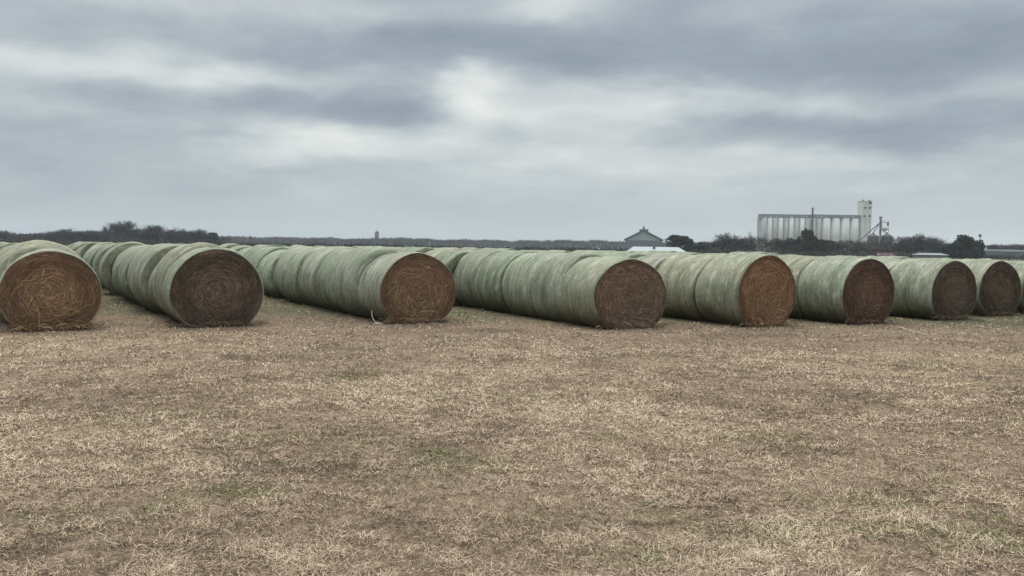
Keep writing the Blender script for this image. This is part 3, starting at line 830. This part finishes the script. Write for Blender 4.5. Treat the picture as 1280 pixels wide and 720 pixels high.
for kind, px, top, wpx, Y, mat, lab in TREES:
    i = kc.get(kind, 0); kc[kind] = i + 1
    vi = i % len(PROTO[kind])
    tme, cme, th_, tw_ = PROTO[kind][vi]
    base = pt(px, 315, Y); tp = pt(px, top, Y)
    key = (kind, vi, mat.name)
    if key not in mesh_cache:
        c2 = cme.copy(); c2.materials.clear(); c2.materials.append(mat)
        t2 = tme.copy(); t2.materials.clear(); t2.materials.append(PALEBARK if 'pale-bark' in lab else BARK)
        mesh_cache[key] = (t2, c2)
    t2, c2 = mesh_cache[key]
    if 'pale-bark' in lab:
        t2 = tme.copy(); t2.materials.clear(); t2.materials.append(PALEBARK)
    nm = {'bare': 'bare_tree', 'thin': 'bare_tree', 'cedar': 'cedar_tree', 'round': 'evergreen_bush' if mat is CEDAR else 'round_bush'}[kind]
    r = thing(nm, lab, 'bush' if 'bush' in lab or 'thicket' in lab else 'tree', (tp.x, Y, 0), rnd.uniform(0, 6.28), TG[kind])
    s_w = wpx * Y / F / tw_ * (1.2 if px < 270 else 1.1); s_h = tp.z / th_
    r.scale = (s_w, s_w, s_h)
    for nm2, me in (('trunk', t2), ('crown', c2)):
        o = bpy.data.objects.new(nm2, me); COL.objects.link(o); o.parent = r

# far woods that read as one mass
def wood(name, label, spans, depth, seed, mat, dens=20):
    """spans: (px0, px1, top0, top1, Y)"""
    g = np.random.RandomState(seed); Ps = []; 
    for px0, px1, t0, t1, Y in spans:
        x0 = pt(px0, 310, Y).x; x1 = pt(px1, 310, Y).x
        n = int((x1 - x0) * dens)
        f = g.uniform(0, 1, n); x = x0 + (x1 - x0) * f
        h0, h1 = (-t0, -t1) if t0 < 0 else (pt(px0, t0, Y).z, pt(px1, t1, Y).z)
        h = (h0 + (h1 - h0) * f)
        h = h * (.70 + .52 * fbm(x * .06 + 5, x * 0, seed, 4) + .20 * vnoise(x * .33, x * 0 + 2, seed + 5) * vnoise(x * .11, x * 0 + 7, seed + 6))
        z = h * g.uniform(.0, 1, n) ** .75
        Ps.append(np.stack([x, Y + g.uniform(0, depth, n), z], 1))
    P = np.concatenate(Ps); n = len(P)
    D = g.normal(0, .6, (n, 3)) + np.array([0, 0, .9]); D /= np.linalg.norm(D, axis=1)[:, None]
    sc_ = P[:, 1] / 400
    V, Q = leaf_quads(P, D, g.uniform(.6, 1.6, n) * sc_**.7, g.uniform(.12, .4, n) * sc_**.8, g)
    tag(link_mesh(name, np_mesh(name, V, Q, False), mat), label, 'wood', kind='stuff')
wood('near_wood', 'bare grey brush filling the foot of the left-hand wood', [(-60, 60, 293.5, 294.5, 430), (55, 125, 293, 291, 430), (120, 215, 290, 290, 430), (210, 268, 291, 298, 430)], 25, 3, TWIG, 110)
wood('distant_wood', 'long low dark line of trees along the far skyline', [(-150, 300, 295, 296, 1000), (260, 560, 297, 300, 1000), (560, 800, 301, 303, 1000), (800, 1000, 304, 306, 1000), (1000, 1400, 306, 312, 1000)], 60, 4, BRUSH, 75)
wood('hedge_brush', 'dark low brush along the field edge below the elevator and right-hand trees', [(862, 980, 304, 303, 355), (975, 1120, 301, 305, 355), (1110, 1185, 299, 302, 355), (1180, 1232, 306, 307, 345), (1228, 1340, 309, 309, 480)], 18, 5, BRUSH, 85)

wood('weed_strip', 'low strip of dark weeds along the far side of the bale field', [(-250, 1600, -1.3, -1.3, 305)], 8, 8, BRUSH, 45)

# ------------------------------------------------------------------ grain elevator
CONC = plain('weathered_concrete', (.58, .575, .54), .22, .12, .85, streak=.6)
CONCD = plain('darker_concrete', (.36, .355, .335), .3, .15, .85, streak=.6)  # darker tone, alternating along the left silos
GALL = plain('grey_gallery', (.18, .19, .20), .2, .3)
DARK = plain('dark_opening', (.03, .032, .035), .2, 1)
STEEL = plain('dark_steel', (.07, .07, .075), .2, 1)
PALE = plain('pale_panel', (.60, .61, .60), .12, .5)
YE = 900.0; K = YE / F
def ex(px): return (px - 1018) * K                    # local x in metres
def ez(px, py): return pt(px, py, YE).z
eo = pt(1018, 315, YE)
el_ = thing('grain_elevator', 'tall pale concrete grain elevator with rows of silos and a square headhouse', 'grain elevator', (eo.x, YE, 0), 0)
zt = ez(985, 272.5)
def block(x0, x1, n, ztop, mat):
    w = (x1 - x0) / n; first = None
    MB().box(x0 + .5, x1 - .5, w * .55, w * .5 + 18, 0, ztop - .1).build('silo_block', mat, el_)
    for k in range(n):
        o = MB().rev([(w * .49, 0), (w * .49, ztop)], 20, x0 + w * (k + .5), w * .5).build('silo', CONC if k % 2 else mat, el_, True)
        o.data.polygons.foreach_set('use_smooth', [len(p.vertices) == 4 for p in o.data.polygons])
        first = first or o
block(ex(952), ex(1012.5), 9, zt, CONCD)
zt2 = ez(1050, 273)
block(ex(1027), ex(1075), 4, zt2, CONC)
block(ex(1019.5), ex(1027), 1, zt2 - .4, CONCD)
MB().box(ex(1075), ex(1087), -1.5, 14, 0, ez(1081, 272.6)).build('headhouse_base', CONC, el_)
MB().box(ex(951), ex(1014), 1.5, 14, zt, ez(985, 267.8)).build('gallery', GALL, el_)
MB().box(ex(1014.2), ex(1074.9), 1.5, 14, zt2 + .05, ez(1045, 268.3)).build('gallery', GALL, el_)
hh = MB().box(ex(1075), ex(1087), -1.7, 11, ez(1081, 272.5), ez(1081, 252)).build('headhouse', CONC, el_)
for px, py, w, h in ((1078.5, 259.8, 2.8, 2.2), (1084.6, 259.8, 2.8, 2.2), (1084.6, 253.6, 3.6, 2.4), (1078, 270.2, 2.4, 2.0), (1084.4, 270.0, 2.6, 2.4)):
    x = ex(px); z = ez(px, py)
    MB().box(x - w * K / 2, x + w * K / 2, -1.95, -1.72, z - h * K / 2, z + h * K / 2).build('window', DARK, hh)
MB().box(ex(1074.6), ex(1087.4), -2.2, 11.5, ez(1081, 252) + .02, ez(1081, 251.3)).build('parapet', CONCD, hh)
for px in (1078.3, 1086):
    MB().box(ex(px) - .6, ex(px) + .6, 3, 4.4, ez(1081, 251.3), ez(1081, 249.4)).build('roof_vent', STEEL, hh)
for px in (957, 963, 970.5, 989, 1003, 1007.5, 1021, 1027, 1056, 1065):
    w = 1.1 if px not in (963, 989) else 1.8
    x = ex(px); z = ez(px, 270.6)
    MB().box(x - w * K / 2, x + w * K / 2, 1.25, 1.48, z - .65, z + .65).build('gallery_window', PALE, el_)
MB().box(ex(1015.2), ex(1018.6), .2, 3, 0, ez(1017, 272.6)).build('leg_casing', PALE, el_)
mast = MB()
for dx in (-.55, .55):
    for dy in (-.55, .55): mast.bar((ex(1013.6) + dx, -1.4 + dy, 0), (ex(1013.6) + dx, -1.4 + dy, ez(1013.6, 262)), .26, .26, 4)
mast.box(ex(1013.6) - .45, ex(1013.6) + .45, -1.85, -.95, 0, ez(1013.6, 262.5))
for k in range(16): mast.bar((ex(1013.6) - .6, -1.95, 2 + k * 2.9), (ex(1013.6) + .6, -1.95, 4.8 + k * 2.9), .12, .12, 4)
mo = mast.build('leg_mast', STEEL, el_)
MB().box(ex(1012.6), ex(1014.6), -2.2, -.6, ez(1013.6, 262), ez(1013.6, 259.5)).build('mast_head', STEEL, mo)

# bins, leg tower, spouts
BIN = plain('dark_rusty_metal', (.085, .068, .068), .25, .5, .6)
BINR = plain('dark_rusty_roof', (.065, .055, .058), .25, .5, .6)
YB = 560.0; KB = YB / F
for px, wpx, lab in ((1091.2, 13, 'dark round metal bin with cone roof, directly right of the elevator headhouse'), (1108.5, 13.5, 'dark round metal bin with cone roof on the right of the leg tower')):
    p = pt(px, 300, YB)
    r = thing('grain_bin', lab, 'grain bin', (p.x, YB, 0), 0, 'dark metal grain bins by the elevator')
    R = wpx * KB / 2; ze = pt(px, 295.5, YB).z; za = pt(px, 291.8, YB).z
    prof = [(R, 0)]
    for k in range(1, 14): prof += [(R + (.03 if k % 2 else 0), ze * k / 13)]
    MB().rev(prof, 26).build('wall', BIN, r, True)
    MB().rev([(R * 1.05, ze - .05), (R * 1.05, ze + .06), (.7, za - .1), (.7, za)], 26).build('roof', BINR, r)
    MB().rev([(.42, za), (.5, za + .5), (.15, za + .9)], 10).build('roof_cap', BINR, r)
p = pt(1100, 300, YB - 4); YL = YB - 4
def lp(px, py, dy=0): q = pt(px, py, YL + dy); return (q.x - p.x, dy, q.z)
lt = thing('leg_tower', 'slender dark steel leg tower with spouts standing between the two bins', 'leg tower', (p.x, YL, 0))
tw = MB(); top = lp(1100.3, 272.5)[2]; xb = lp(1100.3, 290)[0]
for dx in (-.5, .5):
    for dy in (-.5, .5): tw.bar((xb + dx, dy, 0), (xb + dx, dy, top), .13, .13, 4)
tw.box(xb - .3, xb + .3, -.3, .3, 0, top - .5)
for k in range(14): tw.bar((xb - .5, -.55, .5 + k * 1.6), (xb + .5, -.55, 2.1 + k * 1.6), .08, .08, 4)
tw.build('mast', STEEL, lt)
MB().box(xb - .75, xb + .75, -.7, .7, top, top + .9).build('head', STEEL, lt)
MB().bar(lp(1099, 279), lp(1076, 299.5), .32).build('spout', STEEL, lt)
MB().bar(lp(1098.5, 280.5), lp(1091.5, 291), .26).build('spout', STEEL, lt)
MB().bar(lp(1101.5, 287), lp(1108, 291.5), .24).build('spout', STEEL, lt)
q0 = lp(1101.2, 277.6); q1 = lp(1111, 277.6)
cw = MB().box(q0[0], q1[0], -.6, .6, q0[2] - .15, q0[2] + .12)
cw.bar((q0[0], -.6, q0[2] + 1.1), (q1[0], -.6, q0[2] + 1.1), .06, .06, 4)
for f in (0, .33, .66, 1): cw.bar((q0[0] + (q1[0] - q0[0]) * f, -.6, q0[2]), (q0[0] + (q1[0] - q0[0]) * f, -.6, q0[2] + 1.1), .06, .06, 4)
cw.build('catwalk', STEEL, lt)
e0 = lp(1110, 278); e1 = lp(1110, 286)
MB().box(e0[0] - .45, e0[0] + .45, -.45, .45, lp(1110, 282.3)[2], e0[2] - .2).build('motor_housing', STEEL, lt)
hp = MB(); h0 = lp(1106.5, 285)
hp.rev([(.3, lp(1106.5, 289)[2]), (1.9, lp(1106.5, 286.5)[2]), (2.0, lp(1106.5, 285)[2]), (1.8, lp(1106.5, 284.2)[2])], 14, h0[0], 0)
hp.build('hopper', PALE, lt)
br = MB(); br.bar(lp(1110.5, 283), lp(1110.8, 291), .12); br.bar(lp(1102, 285), lp(1104, 286), .15); br.bar(lp(1102.5, 278), lp(1102.5, 284), .1)
br.build('brace', STEEL, lt)

# rusty trailer in front of the bins
RED = plain('rusty_red_paint', (.16, .055, .045), .35, 1.5, .7)
YT = 290.0; p = pt(1101, 319, YT)
tr = thing('farm_trailer', 'low rusty red farm trailer parked in front of the dark bins', 'trailer', (p.x, YT, 0), 0)
Lh = 17 * YT / F
MB().box(-Lh, Lh, -1.1, 1.1, .75, 1.05).build('bed', RED, tr)
sr = MB()
for f in (-.9, -.45, 0, .45, .9): sr.box(f * Lh - .07, f * Lh + .07, -1.12, -1.0, 1.05, 2.3)
sr.box(-Lh * .92, Lh * .92, -1.0, -.94, 1.5, 1.7); sr.box(-Lh * .92, Lh * .92, -1.0, -.94, 2.05, 2.25)
sr.build('side_rack', RED, tr)
MB().box(-Lh * .2, Lh * .85, -.6, .8, 1.06, 1.9).build('load', PALE, tr)
for x in (-Lh * .7, -Lh * .5, Lh * .6, Lh * .8):
    mb = MB(); mb.bar((x, -1.2, .45), (x, -.9, .45), .45, .45, 16); mb.build('wheel', STEEL, tr)

# ------------------------------------------------------------------ sheds, barn, water tower, poles
BLUEG = plain('pale_galvanised_sheet', (.30, .345, .37), .12, .3, .55, streak=1.2)
BLUED = plain('grey_sheet_wall', (.13, .15, .165), .15, .3, .6, streak=1.2)
ROOFD = plain('dark_roof_sheet', (.075, .085, .095), .2, .4, .6)
WHITE = plain('white_roof_sheet', (.38, .40, .40), .08, .4, .5)
GREY = plain('grey_shed_sheet', (.17, .18, .18), .2, .4, .7, streak=1)
YG = 640.0; p = pt(804.5, 300, YG); Kg = YG / F
bn = thing('gabled_barn', 'big grey gabled grain barn with pale upper gable and small roof cupola', 'barn', (p.x, YG, 0), -.14)
hw = 22.5 * Kg; zev = pt(804, 300.3, YG).z; zr = pt(804, 288.6, YG).z; dp = 30
MB().box(-hw, hw, 0, dp, 0, zev).build('wall', BLUED, bn)
zf = zev + .05
MB().add([(-hw * .98, -.05, zf), (hw * .98, -.05, zf), (0, -.05, zr - .4), (-hw * .98, .3, zf), (hw * .98, .3, zf), (0, .3, zr - .4)], [(0, 1, 2), (5, 4, 3), (0, 3, 4, 1), (1, 4, 5, 2), (2, 5, 3, 0)]).build('gable', BLUEG, bn)
rf = MB()
for s in (-1, 1):
    a0 = (s * hw * 1.08, zev - .4); a1 = (s * 0.02, zr)
    rf.add([(a0[0], -1.2, a0[1]), (a1[0], -1.2, a1[1]), (a1[0], dp + 1, a1[1]), (a0[0], dp + 1, a0[1]), (a0[0], -1.2, a0[1] + 1.0), (a1[0], -1.2, a1[1] + 1.0), (a1[0], dp + 1, a1[1] + 1.0), (a0[0], dp + 1, a0[1] + 1.0)],
           [(0,1,2,3),(7,6,5,4),(0,4,5,1),(1,5,6,2),(2,6,7,3),(3,7,4,0)])
ro = rf.build('roof', ROOFD, bn)
MB().box(-3.3, 3.3, -1.0, 6, zr - .3, zr + 1.2).build('ridge_vent', ROOFD, ro)
MB().rev([(.7, zr + 1.2), (.7, zr + 2.4), (.15, zr + 3.8)], 10, 0, 1).build('cupola', ROOFD, ro)

def shed(name, label, px0, px1, ptop, peave, Y, roofm, wallm, depth=8, vent=None, hip=.0, rz=0.0):
    a = pt(px0, ptop, Y); b_ = pt(px1, ptop, Y); c = (a + b_) / 2
    o = thing(name, label, 'shed', (c.x, Y, 0), rz)
    hw = (b_.x - a.x) / 2; zr = c.z; ze = pt((px0 + px1) / 2, peave, Y).z
    ze = min(ze, zr - .25)
    MB().box(-hw, hw, .3, depth - .3, 0, ze - .02).build('wall', wallm, o)
    k = hip
    MB().add([(-hw - .3, 0, ze), (hw + .3, 0, ze), (hw + .3, depth, ze), (-hw - .3, depth, ze), (-hw + k, depth / 2, zr), (hw - k, depth / 2, zr)],
             [(0, 1, 5, 4), (2, 3, 4, 5), (1, 2, 5), (3, 0, 4), (3, 2, 1, 0)]).build('roof', roofm, o)
    if vent is not None:
        MB().rev([(.35, ze + .2), (.35, zr - .05), (.55, zr - .03), (.1, zr + .12)], 10, vent, depth * .3).build('roof_vent', STEEL, o)
    return o
shed('white_shed', 'low shed with bright white metal roof in front of the gabled barn', 789, 857, 308.6, 314.6, 250, WHITE, GREY, 9, -.8, 1.2)
shed('grey_shed', 'low shed with pale grey roof just left of the cedar clump', 1154, 1186, 316.4, 318.8, 250, plain('pale_grey_roof', (.24, .26, .255), .1, .4, .6), GREY, 7, None, .6)
lb = shed('long_barn', 'long low dark grey barn at the right edge of the skyline', 1217, 1330, 312.2, 314.5, 380, ROOFD, GREY, 14)
MB().box(*(lambda a, b_: (a.x - lb.location.x, b_.x - lb.location.x))(pt(1254.5, 313, 380), pt(1272, 313, 380)), -.25, -.02, pt(1262, 314.8, 380).z, pt(1262, 311.8, 380).z).build('white_panel', WHITE, lb)
shed('tiny_white_shed', 'tiny white shed right beside the cedar clump at right', 1228.5, 1234, 309.0, 310.4, 420, WHITE, PALE, 5)
shed('far_white_shed', 'tiny white shed on the far skyline right of the water tower', 535.8, 538.2, 303.0, 303.6, 1012, WHITE, PALE, 5)

YW = 950.0; p = pt(471, 300, YW)
wt = thing('water_tower', 'distant dark upright water tower with domed top on the skyline', 'water tower', (p.x, YW, 0))
R = 2.6 * YW / F; zt_ = pt(471, 291.5, YW).z; za = pt(471, 288.6, YW).z
TANK = plain('grey_blue_tank', (.11, .125, .14), .15, .3)
MB().rev([(R * .86, 0), (R * .86, zt_ * .62), (R, zt_ * .66), (R, zt_)], 20).build('tank', TANK, wt, True)
MB().rev([(R, zt_ + .02), (R * .86, zt_ + (za - zt_) * .55), (R * .45, za - .4), (.3, za)], 20).build('dome', TANK, wt, True)
MB().rev([(.3, za), (.3, za + 1.0)], 8).build('finial', STEEL, wt)

p = pt(313, 300, 520)
po = thing('utility_pole', 'short dark utility pole with pale box above the second bale row', 'pole', (p.x, 520, 0))
zp = pt(313, 294.5, 520).z
MB().bar((0, 0, 0), (0, 0, zp), .32, .26, 8).build('post', STEEL, po)
MB().box(-.9, .9, -.15, .15, zp - 1.0, zp - .7).build('crossarm', STEEL, po)
MB().box(-2.0, -.5, -.6, .6, zp - 3.2, zp - 2.0).build('equipment_box', GREY, po)
p = pt(1225, 300, 320)
po = thing('lamp_pole', 'slim lamp pole rising beside the cedar clump at right', 'pole', (p.x, 320, 0))
zp = pt(1225, 293, 320).z
MB().bar((0, 0, 0), (0, 0, zp), .16, .12, 8).build('post', STEEL, po)
MB().box(-.45, .35, -.25, .25, zp - .9, zp).build('lamp_head', STEEL, po)

# ------------------------------------------------------------------ haze
hz = MB().box(-2700, 2700, -2700, 2700, -1.5, 60)
hm = bpy.data.materials.new('haze'); hm.use_nodes = True
nt = hm.node_tree; nt.nodes.clear()
out = nt.nodes.new('ShaderNodeOutputMaterial'); pv = nt.nodes.new('ShaderNodeVolumePrincipled')
pv.inputs['Color'].default_value = (.84, .92, 1.0, 1); pv.inputs['Density'].default_value = .00019; pv.inputs['Anisotropy'].default_value = .2
nt.links.new(pv.outputs[0], out.inputs['Volume'])
ho = hz.build('haze', hm)
tag(ho, 'thin grey haze in the air over the field', 'haze', kind='stuff')

# ------------------------------------------------------------------ render settings
sc.view_settings.view_transform = 'Standard'
sc.view_settings.look = 'None'
sc.view_settings.gamma = 1.0
sc.view_settings.exposure = 0.35
sc.render.engine = 'CYCLES'
sc.cycles.max_bounces = 6
sc.cycles.volume_bounces = 1
sc.cycles.use_denoising = True
